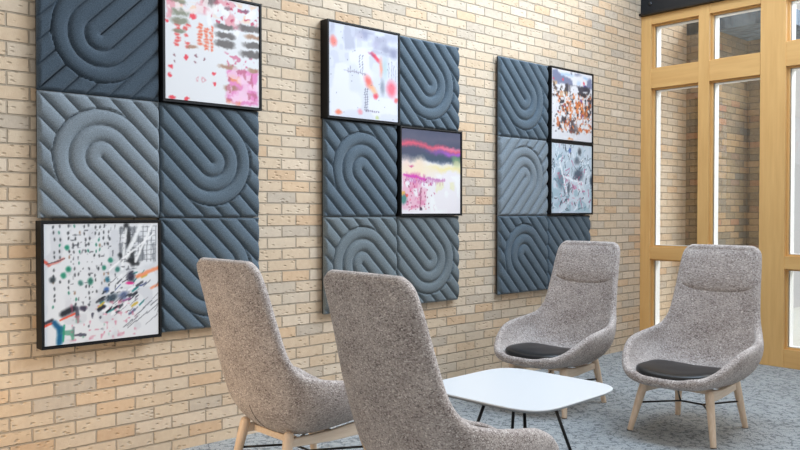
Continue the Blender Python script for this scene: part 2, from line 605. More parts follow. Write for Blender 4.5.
# ------------------------------------------------------------------ framed prints
class Canvas:
    def __init__(s, n, bg_, seed, warp=1.0):
        s.n = n
        a = (np.arange(n) + 0.5) / n
        s.U, s.V = np.meshgrid(a, a)          # V: 0 bottom, 1 top
        s.A = np.ones((n, n, 3)) * np.array(bg_, float)
        s.rng = np.random.default_rng(seed)
        # ragged, painterly edges
        r_ = [s.nz(k) - 0.5 for k in (14, 14, 38, 38, 70, 70)]
        s.U = s.U + warp * (r_[0] * 0.020 + r_[2] * 0.016 + r_[4] * 0.012)
        s.V = s.V + warp * (r_[1] * 0.020 + r_[3] * 0.016 + r_[5] * 0.012)
    def mix(s, m, col, k=1.0):
        m = np.clip(m * k, 0, 1)[..., None]
        s.A = s.A * (1 - m) + np.array(col, float) * m
    def nz(s, cells, cy=None):
        cy = cy or cells
        g = s.rng.random((cy + 2, cells + 2))
        x = np.clip(s.U, 0, 0.9999) * cells
        y = np.clip(s.V, 0, 0.9999) * cy
        xi = x.astype(int)
        yi = y.astype(int)
        fx = x - xi
        fy = y - yi
        fx = fx * fx * (3 - 2 * fx)
        fy = fy * fy * (3 - 2 * fy)
        return (g[yi, xi] * (1 - fx) + g[yi, xi + 1] * fx) * (1 - fy) + (g[yi + 1, xi] * (1 - fx) + g[yi + 1, xi + 1] * fx) * fy
    def blob(s, x, y, rx, ry, col, soft=0.3, k=1.0, ang=0.0, p=2.0):
        c, q = math.cos(ang), math.sin(ang)
        X = (s.U - x) * c + (s.V - y) * q
        Y = -(s.U - x) * q + (s.V - y) * c
        d = (np.abs(X / rx) ** p + np.abs(Y / ry) ** p) ** (1 / p)
        s.mix(np.clip((1 + soft - d) / (2 * soft), 0, 1), col, k)
    def line(s, x0, y0, x1, y1, w, col, k=1.0):
        dx, dy = x1 - x0, y1 - y0
        L = dx * dx + dy * dy
        t = np.clip(((s.U - x0) * dx + (s.V - y0) * dy) / L, 0, 1)
        d = np.hypot(s.U - x0 - t * dx, s.V - y0 - t * dy)
        s.mix(np.clip(1.5 - d / w, 0, 1), col, k)
    def patch(s, x0, x1, y0, y1, cells, thr, col, k=1.0, soft=0.03):
        n_ = s.nz(*cells) if isinstance(cells, tuple) else s.nz(cells)
        m = np.clip((n_ - thr) / 0.12, 0, 1)
        w = np.clip((s.U - x0) / soft, 0, 1) * np.clip((x1 - s.U) / soft, 0, 1) * np.clip((s.V - y0) / soft, 0, 1) * np.clip((y1 - s.V) / soft, 0, 1)
        s.mix(m * w, col, k)

def art_coral(n):
    c = Canvas(n, (226, 226, 228), 1)
    c.patch(0, 1, 0.72, 1, 9, 0.42, (226, 150, 160), 0.8)
    c.patch(0.1, 1, 0.80, 1, 14, 0.5, (240, 200, 170), 0.8)
    c.patch(0.0, 0.5, 0.86, 1, 12, 0.5, (214, 120, 140), 0.7)
    c.patch(0.45, 1, 0.72, 1, 26, 0.62, (190, 60, 90), 0.8)
    c.patch(0.4, 1, 0.6, 0.95, 16, 0.6, (238, 236, 234), 0.9)
    c.patch(0.62, 1, 0.0, 0.36, 5, 0.25, (226, 130, 186), 0.9)
    c.patch(0.62, 0.8, 0.0, 0.30, 7, 0.4, (232, 150, 90), 0.9)
    c.patch(0.66, 1, 0.0, 0.36, (5, 16), 0.58, (246, 214, 232), 0.8)
    c.patch(0.6, 0.95, 0.34, 0.52, 34, 0.62, (200, 70, 110), 0.6)
    for x in (0.12, 0.22, 0.35, 0.42, 0.48):
        for i in range(8):
            if c.rng.random() < 0.85:
                c.blob(x + c.rng.normal() * 0.006, 0.50 + i * 0.031, 0.024 if x < 0.45 else 0.014, 0.013, (226, 70, 66) if x < 0.3 else (230, 100, 66), 0.5, 0.85)
    for (x, y, rx, ry) in ((0.14, 0.90, .07, .022), (0.15, 0.80, .08, .032), (0.15, 0.72, .08, .032), (0.14, 0.63, .06, .02)):
        c.blob(x, y, rx, ry, (130, 132, 112), 0.35, 0.9, p=3)
    for (x, y, rx, ry) in ((0.62, .735, .10, .026), (.62, .655, .10, .030), (.62, .575, .105, .036), (.90, .76, .14, .034), (.93, .60, .11, .028), (.92, .515, .13, .034)):
        c.blob(x, y, rx, ry, (104, 98, 96), 0.25, 0.95, p=3)
    for (x, y, rx, ry) in ((0.64, .36, .09, .02), (.93, .36, .06, .02), (0.68, .16, .07, .026), (0.93, .68, .09, .02), (.26, .50, .05, .014)):
        c.blob(x, y, rx, ry, (164, 122, 96), 0.4, 0.85, p=3)
    c.blob(0.46, 1.0, 0.075, 0.085, (112, 104, 104), 0.3, 0.9)
    c.blob(.64, .92, .04, .016, (120, 90, 100), .4, .8)
    c.blob(.83, .93, .05, .014, (120, 90, 110), .4, .8)
    for (x, y, r) in ((.05, .22, .024), (.05, .29, .022), (.50, .27, .024), (.50, .19, .018), (.07, .01, .03), (.21, .01, .026), (.02, .71, .02), (.28, .79, .035), (.21, .40, .02)):
        c.blob(x, y, r, r * 0.8, (230, 66, 80), 0.3, 0.95)
    c.patch(.0, .5, .80, 1, 24, .55, (236, 222, 220), .85)
    c.patch(.62, 1, 0, .38, 18, .60, (238, 200, 220), .8)
    c.patch(.62, 1, 0, .38, 24, .70, (180, 90, 110), .6)
    for (x, y) in ((.31, .42), (.31, .36), (.09, .40), (.09, .34), (.40, .40)):
        c.blob(x, y, .012, .012, (130, 80, 90), .4, .8)
    for x in (.32, .39):
        c.blob(x, .21, .016, .02, (214, 150, 160), .3, .9)
        c.blob(x, .21, .008, .011, (226, 226, 228), .3, 1)
    return c.A

def art_mono(n):
    c = Canvas(n, (222, 224, 228), 2, 0.3)
    c.patch(0, 1, 0, 1, 10, 0.62, (206, 208, 214), 0.8)
    # columns of small dashes
    for i, x in enumerate((.08, .13, .20, .25, .29, .34, .37, .43, .46, .50, .54)):
        for j in range(14):
            y = 0.97 - j * 0.050 + c.rng.normal() * 0.006
            if c.rng.random() < 0.72 - 0.02 * j:
                col = [(50, 54, 60), (70, 74, 80), (26, 120, 96), (150, 120, 96)][int(c.rng.choice(4, p=[.4, .3, .18, .12]))]
                c.blob(x + c.rng.normal() * 0.005, y, .0075, .014, col, .45, .9)
    for (x, y, r, col) in ((.19, .80, .02, (20, 130, 100)), (.20, .62, .022, (30, 130, 100)), (.16, .57, .022, (30, 130, 100)), (.07, .54, .024, (40, 50, 56)), (.38, .51, .026, (30, 110, 90)), (.56, .68, .022, (30, 120, 96)),
                           (.50, .62, .018, (30, 120, 96)), (.62, .60, .02, (40, 110, 100)), (.30, .50, .02, (60, 120, 110)), (.52, .43, .022, (44, 84, 150)), (.53, .52, .02, (44, 110, 130))):
        c.blob(x, y, r, r * 1.1, col, .4, .9)
    # grey scaffold upper right
    c.patch(.62, .98, .64, .98, (26, 20), .5, (120, 124, 130), .8)
    for x in np.linspace(.64, .97, 9):
        c.line(x, .66, x + .01, .97, .004, (90, 94, 100), .7)
    for y in np.linspace(.66, .95, 8):
        c.line(.64, y, .97, y + .02, .003, (110, 114, 120), .7)
    c.line(.70, .98, .76, .64, .022, (28, 30, 34), .85)
    c.line(.64, .72, .80, .64, .018, (30, 32, 36), .8)
    c.line(.84, 1, .70, .70, .020, (236, 238, 240), .95)
    c.line(.70, .95, .66, .60, .012, (236, 238, 240), .9)
    c.line(.94, .98, .78, .66, .012, (240, 240, 242), .9)
    c.line(.55, .60, .95, .90, .008, (240, 240, 242), .9)
    # dark tangle in the middle
    for _ in range(70):
        x, y = c.rng.uniform(.42, .85), c.rng.uniform(.20, .56)
        if abs((y - .16) - (x - .4) * .75) > .20:
            continue
        a = c.rng.uniform(.3, .8)
        L = c.rng.uniform(.02, .07)
        col = [(30, 34, 44), (60, 64, 74), (70, 84, 140), (36, 130, 130), (200, 170, 60), (160, 80, 140), (235, 236, 240)][int(c.rng.choice(7, p=[.34, .2, .08, .08, .06, .06, .18]))]
        c.line(x, y, x + L * math.cos(a), y + L * math.sin(a), c.rng.uniform(.004, .011), col, .9)
    c.blob(.74, .53, .035, .045, (44, 40, 60), .5, .9)
    c.blob(.73, .475, .035, .012, (220, 40, 130), .4, .95)
    c.blob(.57, .36, .05, .03, (30, 50, 66), .5, .85, .4)
    c.blob(.67, .37, .04, .03, (44, 64, 110), .5, .8, .6)
    c.line(.80, .53, 1.0, .60, .016, (236, 140, 96), .9)
    c.line(.93, .42, 1.0, .45, .012, (236, 150, 110), .9)
    for _ in range(30):
        x = c.rng.uniform(.55, .98)
        y = c.rng.uniform(.05, .50)
        L = c.rng.uniform(.03, .12)
        c.line(x, y, min(x + L, 1), y + L * .75, c.rng.uniform(.002, .005), (110, 112, 120), .8)
    # lower left red/black wedges and teal stroke
    c.line(.15, .255, .24, .29, .026, (34, 36, 44), .95)
    c.line(.13, .205, .25, .25, .008, (224, 84, 60), .95)
    c.line(.0, .19, .06, .215, .014, (40, 40, 50), .9)
    c.line(.0, .165, .06, .19, .010, (228, 80, 56), .95)
    c.line(.0, .70, .04, .66, .012, (226, 84, 66), .9)
    c.line(.04, .66, .16, .71, .010, (210, 120, 110), .8)
    c.line(.02, .67, .17, .71, .004, (70, 60, 70), .8)
    c.line(.08, .19, .13, .13, .022, (20, 84, 126), .95)
    c.line(.13, .13, .12, .02, .024, (14, 90, 132), .95)
    c.line(.16, .16, .15, .03, .008, (30, 150, 120), .9)
    c.blob(.32, .29, .032, .02, (50, 44, 64), .4, .9)
    c.patch(.22, .5, .0, .32, 30, .68, (60, 60, 76), .8)
    c.patch(.1, .55, .0, .25, 22, .72, (60, 140, 110), .7)
    c.patch(.2, .8, .0, .35, 40, .74, (200, 90, 120), .5)
    c.patch(.2, .8, .3, 1, 50, .78, (80, 84, 92), .7)
    return c.A

def art_pale(n):
    c = Canvas(n, (210, 212, 222), 3, 0.6)
    c.patch(0, 1, .72, 1, 7, .45, (170, 172, 190), .75)
    c.patch(0, 1, .5, 1, 12, .6, (196, 198, 212), .7)
    c.patch(0, 1, 0, .8, 6, .5, (226, 226, 234), .8)
    for (x, y, rx, ry, col) in ((.50, .93, .07, .05, (140, 142, 170)), (.42, .90, .05, .04, (176, 172, 190)), (.72, .90, .10, .04, (160, 160, 180)), (.82, .80, .07, .05, (140, 142, 164)), (.66, .84, .05, .04, (170, 166, 190)), (.93, .78, .05, .06, (130, 132, 160))):
        c.blob(x, y, rx, ry, col, .6, .75)
    c.blob(.06, .80, .045, .05, (234, 110, 96), .5, .85)
    c.blob(.66, .70, .07, .025, (226, 60, 80), .5, .9, -.6)
    c.blob(.60, .72, .05, .018, (150, 40, 90), .5, .6, -.4)
    c.blob(.74, .60, .025, .09, (240, 140, 110), .6, .7)
    c.blob(.80, .60, .035, .10, (160, 190, 190), .7, .6)
    c.blob(.55, .42, .045, .07, (232, 90, 80), .6, .85, .5)
    c.blob(.62, .34, .07, .03, (240, 170, 110), .6, .7, -.7)
    c.blob(.66, .27, .03, .03, (226, 60, 80), .5, .85)
    c.blob(.90, .37, .07, .085, (236, 96, 116), .5, .9)
    c.blob(.97, .25, .03, .025, (230, 90, 90), .5, .8)
    c.blob(.76, .38, .03, .08, (110, 116, 132), .6, .65)
    for x, y0, y1 in ((.86, .50, .66), (.90, .48, .68), (.93, .50, .64), (.96, .46, .6)):
        c.line(x, y0, x, y1, .004, (120, 118, 134), .7)
    for x in np.linspace(.26, .50, 9):
        c.line(x, .49 + c.rng.normal() * .01, x, .53 + c.rng.normal() * .02, .005, (120, 118, 136), .7)
    c.line(.2, .505, .52, .50, .006, (150, 146, 160), .7)
    for x in (.42, .46):
        for j in range(5):
            c.line(x, .56 + j * .03, x + .01, .575 + j * .03, .006, (110, 110, 126), .7)
    for x in (.50, .53):
        c.line(x, .10, x + .01, .34, .005, (100, 100, 118), .8)
    for j in range(9):
        c.line(.49, .10 + j * .028, .55, .11 + j * .028, .003, (110, 110, 128), .7)
    for x in np.linspace(.52, .70, 7):
        c.blob(x, .095, .010, .010, (96, 84, 110), .5, .8)
    c.blob(.13, .05, .04, .028, (236, 120, 90), .5, .9)
    c.blob(.43, .08, .03, .03, (232, 140, 150), .5, .8)
    c.blob(.68, .03, .025, .018, (190, 200, 130), .5, .8)
    for _ in range(30):
        c.blob(c.rng.random(), c.rng.random(), .006, .006, (110, 110, 124), .5, .7)
    return c.A

def art_sunset(n):
    c = Canvas(n, (232, 226, 228), 4)
    w = c.nz(6) * .06 - .03
    V = c.V + w
    c.mix(np.clip((V - .60) / .05, 0, 1), (74, 78, 100))
    c.mix(np.clip(1 - np.abs(V - .90) / .10, 0, 1), (96, 94, 112), .6)
    c.mix(np.clip(1 - np.abs(V - .66) / .07, 0, 1) * np.clip((c.U + .4), 0, 1), (62, 82, 100), .9)
    c.mix(np.clip(1 - np.abs(V - .80 + .10 * (c.U - .5)) / .055, 0, 1), (222, 86, 110), .95)
    c.mix(np.clip(1 - np.abs(V - .745 + .05 * (c.U - .5)) / .04, 0, 1) * np.clip(c.U * 2 - .6, 0, 1), (160, 90, 190), .95)
    c.mix(np.clip(1 - np.abs(V - .765 - .02 * c.U) / .03, 0, 1) * np.clip(c.U * 2.2 - .8, 0, 1), (236, 140, 170), .7)
    c.mix(np.clip(1 - np.abs(V - .55) / .06, 0, 1) * np.clip(c.U * 3 - .8, 0, 1), (236, 220, 150), .85)
    c.blob(.28, .60, .09, .07, (236, 214, 190), .6, .9)
    c.blob(.08, .58, .10, .08, (232, 206, 196), .6, .9)
    c.blob(.25, .50, .28, .06, (240, 216, 176), .8, .7)
    c.blob(.94, .62, .07, .05, (196, 200, 150), .5, .8)
    c.blob(.92, .68, .07, .03, (110, 150, 110), .5, .8)
    c.patch(0, .42, .05, .48, 8, .35, (226, 160, 184), .7)
    c.patch(0, .4, .05, .5, 22, .55, (214, 120, 160), .6)
    for i in range(26):
        x = .08 + i * .024
        c.line(x, .44 - .03 * x + c.rng.normal() * .01, x, .40 - .02 * x - c.rng.random() * .05, .008, (190, 110, 170), .8)
    c.line(.04, .46, .40, .415, .016, (206, 60, 170), .8)
    c.line(.4, .43, .72, .40, .012, (196, 130, 180), .7)
    c.blob(.16, .56, .04, .01, (196, 60, 120), .5, .7)
    c.blob(.04, .18, .045, .06, (60, 130, 120), .4, .85)
    c.blob(.03, .25, .03, .02, (230, 170, 70), .4, .9)
    c.blob(.08, .22, .02, .02, (220, 90, 70), .4, .9)
    for _ in range(60):
        c.blob(c.rng.uniform(.05, .55), c.rng.uniform(.04, .42), .008, .009, [(180, 50, 100), (150, 60, 90), (230, 90, 120)][int(c.rng.integers(3))], .4, .8)
    c.line(.30, .05, .32, .30, .010, (150, 70, 100), .7)
    c.blob(.32, .06, .02, .02, (60, 40, 60), .4, .9)
    c.patch(.45, 1, .0, .48, 8, .5, (238, 238, 236), .8)
    c.patch(.55, .9, .25, .4, 12, .6, (226, 222, 170), .6)
    return c.A

def art_ember(n):
    c = Canvas(n, (224, 222, 226), 5)
    c.patch(0, 1, .78, 1, 5, .3, (110, 116, 146), .9)
    c.patch(.2, .9, .80, .97, 6, .5, (170, 196, 226), .9)
    c.patch(0, .5, .86, 1, 6, .5, (70, 70, 92), .85)
    c.patch(.75, 1, .68, .96, 9, .4, (74, 66, 130), .9)
    c.patch(.3, 1, .62, .82, 7, .4, (54, 50, 62), .92)
    c.patch(0, .4, .6, .84, 12, .42, (206, 168, 128), .85)
    c.patch(0, .45, .58, .82, 18, .6, (70, 56, 50), .85)
    c.patch(.0, .5, .2, .62, 8, .46, (50, 52, 62), .92)
    c.patch(.45, 1, .35, .72, 9, .45, (56, 50, 56), .92)
    c.patch(.3, .9, .30, .68, 11, .52, (222, 128, 70), .9)
    c.patch(.1, 1, .12, .7, 20, .64, (206, 110, 60), .85)
    c.patch(.15, .4, .15, .35, 10, .5, (56, 56, 66), .9)
    c.patch(.4, .65, .1, .36, 10, .5, (90, 80, 84), .9)
    for _ in range(30):
        x, y = c.rng.uniform(.1, .9), c.rng.uniform(.12, .66)
        c.blob(x, y, c.rng.uniform(.012, .03), c.rng.uniform(.012, .03), [(236, 150, 84), (60, 54, 60), (200, 80, 50), (236, 232, 232), (110, 60, 130)][int(c.rng.integers(5))], .5, .85)
    for (x, y) in ((.04, .86), (.27, .86), (.78, .86), (.30, .50), (.36, .49)):
        c.blob(x, y, .02, .02, (196, 60, 140) if y < .8 else (226, 70, 90), .5, .9)
    c.blob(.52, .10, .035, .04, (100, 78, 70), .5, .9)
    c.blob(.63, .13, .03, .04, (120, 90, 70), .5, .9)
    c.blob(.45, .02, .06, .015, (224, 130, 60), .5, .9)
    c.patch(.0, 1, .0, .75, 22, .60, (230, 228, 230), .9)
    c.patch(.0, 1, .1, .75, 34, .70, (60, 54, 60), .8)
    c.patch(.2, 1, .1, .7, 34, .72, (214, 120, 66), .8)
    return c.A

def art_ice(n):
    c = Canvas(n, (206, 216, 226), 6)
    c.patch(0, 1, 0, 1, 8, .5, (190, 206, 218), .8)
    c.patch(0, 1, 0, .45, 10, .5, (160, 188, 200), .8)
    for _ in range(190):
        x, y = c.rng.random(), c.rng.random()
        if y > .85 and x > .8:
            continue
        a = c.rng.choice([.9, 2.2, 1.4, .4]) + c.rng.normal() * .25
        L = c.rng.uniform(.03, .12)
        col = [(60, 72, 86), (96, 112, 126), (236, 242, 248), (124, 160, 176), (190, 100, 140)][int(c.rng.choice(5, p=[.25, .2, .32, .16, .07]))]
        c.line(x, y, x + L * math.cos(a), y + L * math.sin(a), c.rng.uniform(.004, .010), col, .85)
    c.blob(.66, .56, .11, .09, (66, 80, 96), .4, .85)
    c.blob(.22, .48, .09, .13, (104, 132, 146), .4, .85)
    c.blob(.62, .76, .06, .05, (90, 100, 112), .5, .8)
    c.blob(.68, .90, .04, .05, (60, 64, 72), .5, .85)
    c.blob(.98, .48, .03, .08, (50, 60, 74), .5, .8)
    c.blob(.45, .90, .03, .03, (60, 90, 170), .5, .8)
    c.line(.47, .80, .47, .98, .008, (50, 56, 66), .85)
    c.line(.2, .72, .38, .30, .014, (240, 244, 248), .95)
    c.line(.30, .52, .78, .44, .014, (238, 242, 248), .95)
    c.line(.62, .50, .72, .30, .012, (238, 242, 248), .95)
    c.blob(.55, .38, .05, .03, (196, 120, 160), .5, .6)
    c.blob(.42, .36, .03, .08, (60, 70, 84), .5, .8)
    c.patch(.7, 1, .6, 1, 10, .5, (222, 224, 230), .9)
    c.patch(.1, .8, .05, .6, 44, .76, (200, 90, 120), .6)
    return c.A

def make_print(y, z, painter, label, group, depth=0.078, w=0.604, h=0.606):
    t = thing('framed_print', label, 'picture', (0.0, y, z), 0, group)
    fw = 0.0105
    # box frame: four mitred rails as one moulding
    bm = bmesh.new()
    prof = [(0.002, 0.0), (depth, 0.0), (depth, fw), (0.02, fw), (0.002, fw)]   # (out, inward)
    corners = [((0, 0), (1, 1)), ((w, 0), (-1, 1)), ((w, h), (-1, -1)), ((0, h), (1, -1))]
    rings = []
    for (cy, cz), (sy, sz) in corners:
        rings.append([bm.verts.new((o_, cy + sy * i_, cz + sz * i_)) for o_, i_ in prof])
    for k in range(4):
        a, b_ = rings[k], rings[(k + 1) % 4]
        for q in range(len(prof)):
            bm.faces.new((a[q], a[(q + 1) % len(prof)], b_[(q + 1) % len(prof)], b_[q]))
    bm_obj('frame', bm, M_FRAME, t)
    # canvas set in the tray with a narrow shadow gap
    n = 150
    A = painter(n) / 255.0
    A = np.clip(A * 0.95, 0, 1)
    L = np.where(A <= 0.04045, A / 12.92, ((A + 0.055) / 1.055) ** 2.4)
    gap = fw + 0.005
    ys = np.linspace(gap, w - gap, n)
    zs = np.linspace(gap, h - gap, n)
    xf = depth - 0.006
    verts = [(xf, ys[j], zs[i]) for i in range(n) for j in range(n)]
    faces = [(i * n + j, i * n + j + 1, (i + 1) * n + j + 1, (i + 1) * n + j) for i in range(n - 1) for j in range(n - 1)]
    cols = [(*L[i, j], 1.0) for i in range(n) for j in range(n)]
    corner = [0, n - 1, n * n - 1, n * (n - 1)]
    loop = [j for j in range(n)] + [i * n + n - 1 for i in range(1, n)] + [(n - 1) * n + j for j in range(n - 2, -1, -1)] + [i * n for i in range(n - 2, 0, -1)]
    base = len(verts)
    for q in loop:
        verts.append((xf - 0.03, verts[q][1], verts[q][2]))
        cols.append((0.8, 0.8, 0.8, 1))
    m_ = len(loop)
    for q in range(m_):
        faces.append((loop[q], loop[(q + 1) % m_], base + (q + 1) % m_, base + q))
    o = link_mesh('canvas', verts, faces, M_PRINT, t)
    ca = o.data.color_attributes.new('paint', 'FLOAT_COLOR', 'POINT')
    ca.data.foreach_set('color', np.array(cols, dtype=np.float32).ravel())
    box_obj('tray', (0.003, fw, fw), (xf - 0.031, w - fw, h - fw), M_BACK, t)
    return t

M_FRAME = simple('black_frame', (10, 11, 14), 0.55, 0, 0.3)

Z0 = 0.656
G1, G2, G3 = 1.227, 2.914, 4.577
DR, UL, UR, DL = (1, -1), (-1, 1), (1, 1), (-1, -1)
tg = 'relief felt tiles on the brick wall'
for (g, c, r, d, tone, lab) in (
    (G1, 0, 2, UR, 'dark', 'slate felt relief tile coloured as if shaded, at top left of the left panel group'),
    (G1, 0, 1, DR, 'pale', 'slate felt relief arch tile coloured as if brightly lit, directly above the black-and-white print'),
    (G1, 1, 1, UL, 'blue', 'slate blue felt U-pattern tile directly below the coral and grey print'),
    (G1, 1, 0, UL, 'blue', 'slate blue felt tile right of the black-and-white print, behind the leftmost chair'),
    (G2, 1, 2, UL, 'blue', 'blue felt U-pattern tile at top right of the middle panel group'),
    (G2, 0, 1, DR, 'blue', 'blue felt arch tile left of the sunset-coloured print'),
    (G2, 0, 0, DR, 'grey', 'slate felt arch tile coloured as if lit, at bottom left of the middle group, above the foreground chair'),
    (G2, 1, 0, UL, 'grey', 'slate felt U-pattern tile coloured as if lit, directly below the sunset-coloured print'),
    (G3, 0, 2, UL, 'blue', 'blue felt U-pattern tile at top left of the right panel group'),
    (G3, 0, 1, DL, 'pale', 'slate felt tile coloured as if brightly lit, with arch turned right, middle left of the right panel group'),
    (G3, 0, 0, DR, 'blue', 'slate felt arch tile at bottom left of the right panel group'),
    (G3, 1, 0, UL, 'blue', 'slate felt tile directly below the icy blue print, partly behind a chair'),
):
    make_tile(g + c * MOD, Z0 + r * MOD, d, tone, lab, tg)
pg = 'framed abstract prints on the panel groups'
make_print(G1 + 0.000, Z0 - 0.013, art_mono, 'black framed abstract print of black strokes, green dots and teal on white, lowest at left', pg, h=0.612, w=0.60)
make_print(G1 + MOD + 0.006, Z0 + 2 * MOD + 0.002, art_coral, 'black framed abstract print with coral dots, grey ovals and pink corner, top of left group', pg, w=0.602, h=0.610)
make_print(G2 + 0.005, Z0 + 2 * MOD + 0.002, art_pale, 'black framed pale abstract print with small coral patches, top left of middle group', pg, h=0.608)
make_print(G2 + MOD + 0.004, Z0 + MOD + 0.002, art_sunset, 'black framed abstract print with dark sky, pink band and white foreground', pg)
make_print(G3 + MOD + 0.002, Z0 + 2 * MOD + 0.002, art_ember, 'black framed abstract print of black and orange patches, top of right group', pg)
make_print(G3 + MOD + 0.002, Z0 + MOD + 0.004, art_ice, 'black framed abstract print of icy blue and grey strokes, below the orange one', pg)

# ------------------------------------------------------------------ lounge chair
# local frame: front = +Y, up = Z, origin on the floor between the legs
ST = [  # spine (y, z), rim (x, y, z)
    ((.385, .362), (.140, .370, .367)),
    ((.362, .350), (.197, .342, .376)),
    ((.285, .334), (.252, .280, .404)),
    ((.165, .322), (.292, .200, .458)),
    ((.025, .322), (.322, .092, .506)),
    ((-.115, .338), (.328, -.025, .526)),
    ((-.205, .395), (.313, -.125, .542)),
    ((-.250, .490), (.283, -.205, .575)),
    ((-.286, .610), (.256, -.258, .655)),
    ((-.322, .750), (.240, -.302, .795)),
    ((-.354, .890), (.232, -.338, .920)),
    ((-.380, 1.008), (.226, -.370, 1.018)),
    ((-.390, 1.053), (.216, -.384, 1.054)),
    ((-.395, 1.074), (.188, -.391, 1.073)),
]
def cr(p0, p1, p2, p3, t):
    return 0.5 * ((2 * p1) + (-p0 + p2) * t + (2 * p0 - 5 * p1 + 4 * p2 - p3) * t * t + (-p0 + 3 * p1 - 3 * p2 + p3) * t ** 3)
def station(v):
    arr = np.array([(a[0], a[1], b_[0], b_[1], b_[2]) for a, b_ in ST])
    n = len(arr) - 1
    x = min(max(v, 0), 1) * n
    i = min(int(x), n - 1)
    t = x - i
    return cr(arr[max(i - 1, 0)], arr[i], arr[i + 1], arr[min(i + 2, n)], t)
def inner(u, v):
    sy, sz, rx, ry, rz = station(v)
    a = abs(u) * PI / 2
    s = math.sin(a)
    k = (1 - math.cos(a)) ** 1.15
    lat = (0.55 * s + 0.45 * abs(u)) if v > 0.6 else (0.85 * s + 0.15 * abs(u))
    bl = min(max((v - 0.45) / 0.2, 0), 1)
    lat = (0.85 * s + 0.15 * abs(u)) * (1 - bl) + (0.45 * s + 0.55 * abs(u)) * bl
    x = rx * lat * (1 if u >= 0 else -1)
    return Vector((x, sy + (ry - sy) * k, sz + (rz - sz) * k))
def raw_normal(u, v):
    e = 0.004
    du = inner(min(u + e, 1), v) - inner(max(u - e, -1), v)
    dv = inner(u, min(v + e, 1)) - inner(u, max(v - e, 0))
    return -du.cross(dv)                    # points toward the sitter
def normal(u, v):
    """surface normal, averaged near the front corners and the top corners where the grid pinches"""
    w = max(0.0, 1 - v / 0.16, 1 - (1 - v) / 0.10)
    if w <= 0:
        return raw_normal(u, v).normalized()
    t = Vector()
    for a in (-0.2, -0.1, 0, 0.1, 0.2):
        for b_ in (-0.05, 0, 0.05):
            uu = min(max(u + a * w, -1 + 0.22 * w), 1 - 0.22 * w)
            vv = min(max(v + b_ * w, 0.035 * w), 1 - 0.035 * w)
            t += raw_normal(uu, vv).normalized()
    return t.normalized()

def thick(u, v):
    # fuller body under the seat and lower back
    return 0.046 + 0.030 * math.exp(-((v - 0.40) / 0.12) ** 2) * (1 - u * u) ** 0.7

def build_shell(parent):
    NU, NV = 40, 72
    us = [-1 + 2 * i / NU for i in range(NU + 1)]
    vs = [j / NV for j in range(NV + 1)]
    V, F = [], []
    P = [[inner(u, v) for u in us] for v in vs]
    Nn = [[normal(u, v) for u in us] for v in vs]
    def idx(j, i): return j * (NU + 1) + i
    for j in range(NV + 1):
        for i in range(NU + 1):
            V.append(P[j][i])
    off = len(V)
    for j in range(NV + 1):
        v = vs[j]
        for i in range(NU + 1):
            u = us[i]
            th = thick(u, v)
            V.append(P[j][i] - Nn[j][i] * th)
    for j in range(NV):
        for i in range(NU):
            a, b_, c, d = idx(j, i), idx(j, i + 1), idx(j + 1, i + 1), idx(j + 1, i)
            F.append((a, b_, c, d))
            F.append((off + d, off + c, off + b_, off + a))
    loop = [(0, i) for i in range(NU + 1)] + [(j, NU) for j in range(1, NV + 1)] + [(NV, i) for i in range(NU - 1, -1, -1)] + [(j, 0) for j in range(NV - 1, 0, -1)]
    L = len(loop)
    K = 5
    rows = []
    vote = 0
    for q, (j, i) in enumerate(loop):
        pj, pi_ = loop[q - 1]
        nj, ni = loop[(q + 1) % L]
        ow = (P[nj][ni] - P[pj][pi_]).normalized().cross(Nn[j][i])
        cj, ci = min(max(j, 3), NV - 3), min(max(i, 3), NU - 3)
        vote += 1 if (P[j][i] - P[cj][ci]).dot(ow) > 0 else -1
    for q, (j, i) in enumerate(loop):
        a = V[idx(j, i)]
        b_ = V[off + idx(j, i)]
        pj, pi_ = loop[q - 1]
        nj, ni = loop[(q + 1) % L]
        tang = (P[nj][ni] - P[pj][pi_]).normalized()
        nn = Nn[j][i]
        outw = tang.cross(nn).normalized()
        if vote < 0:
            outw = -outw
        mid = (a + b_) / 2
        half = (a - b_) / 2
        row = [idx(j, i)]
        for k in range(1, K):
            t = PI * k / K
            V.append(mid + half * math.cos(t) + outw * half.length * 0.85 * math.sin(t))
            row.append(len(V) - 1)
        row.append(off + idx(j, i))
        rows.append(row)
    for q in range(L):
        a, b_ = rows[q], rows[(q + 1) % L]
        for k in range(K):
            F.append((a[k], a[k + 1], b_[k + 1], b_[k]))
    o = link_mesh('shell', V, F, M_BOUCLE, parent, True)
    return o

def build_headrest(parent):
    v0, v1 = 0.715, 0.985
    NU, NV = 26, 20
    V, F = [], []
    for s in (0, 1):
        for j in range(NV + 1):
            q = j / NV
            v = v0 + (v1 - v0) * q
            for i in range(NU + 1):
                u = (-1 + 2 * i / NU) * 0.96
                p = inner(u, v)
                n_ = normal(u, v)
                e = 1 - abs(i / NU * 2 - 1) ** 6
                eb = min(1, (q / 0.16)) ** 0.6
                et = 0.5 + 0.5 * math.cos(PI * max(0, (q - 0.25) / 0.75))
                h = 0.015 * e * eb * et
                V.append(p + n_ * (h - 0.0015 if s == 0 else -0.006))
    n1 = (NU + 1) * (NV + 1)
    for j in range(NV):
        for i in range(NU):
            a = j * (NU + 1) + i
            F.append((a, a + 1, a + NU + 2, a + NU + 1))
            F.append((n1 + a + NU + 1, n1 + a + NU + 2, n1 + a + 1, n1 + a))
    loop = [i for i in range(NU + 1)] + [j * (NU + 1) + NU for j in range(1, NV + 1)] + [NV * (NU + 1) + i for i in range(NU - 1, -1, -1)] + [j * (NU + 1) for j in range(NV - 1, 0, -1)]
    for q in range(len(loop)):
        a, b_ = loop[q], loop[(q + 1) % len(loop)]
        F.append((a, n1 + a, n1 + b_, b_))
    return link_mesh('headrest', V, F, M_BOUCLE, parent, True)

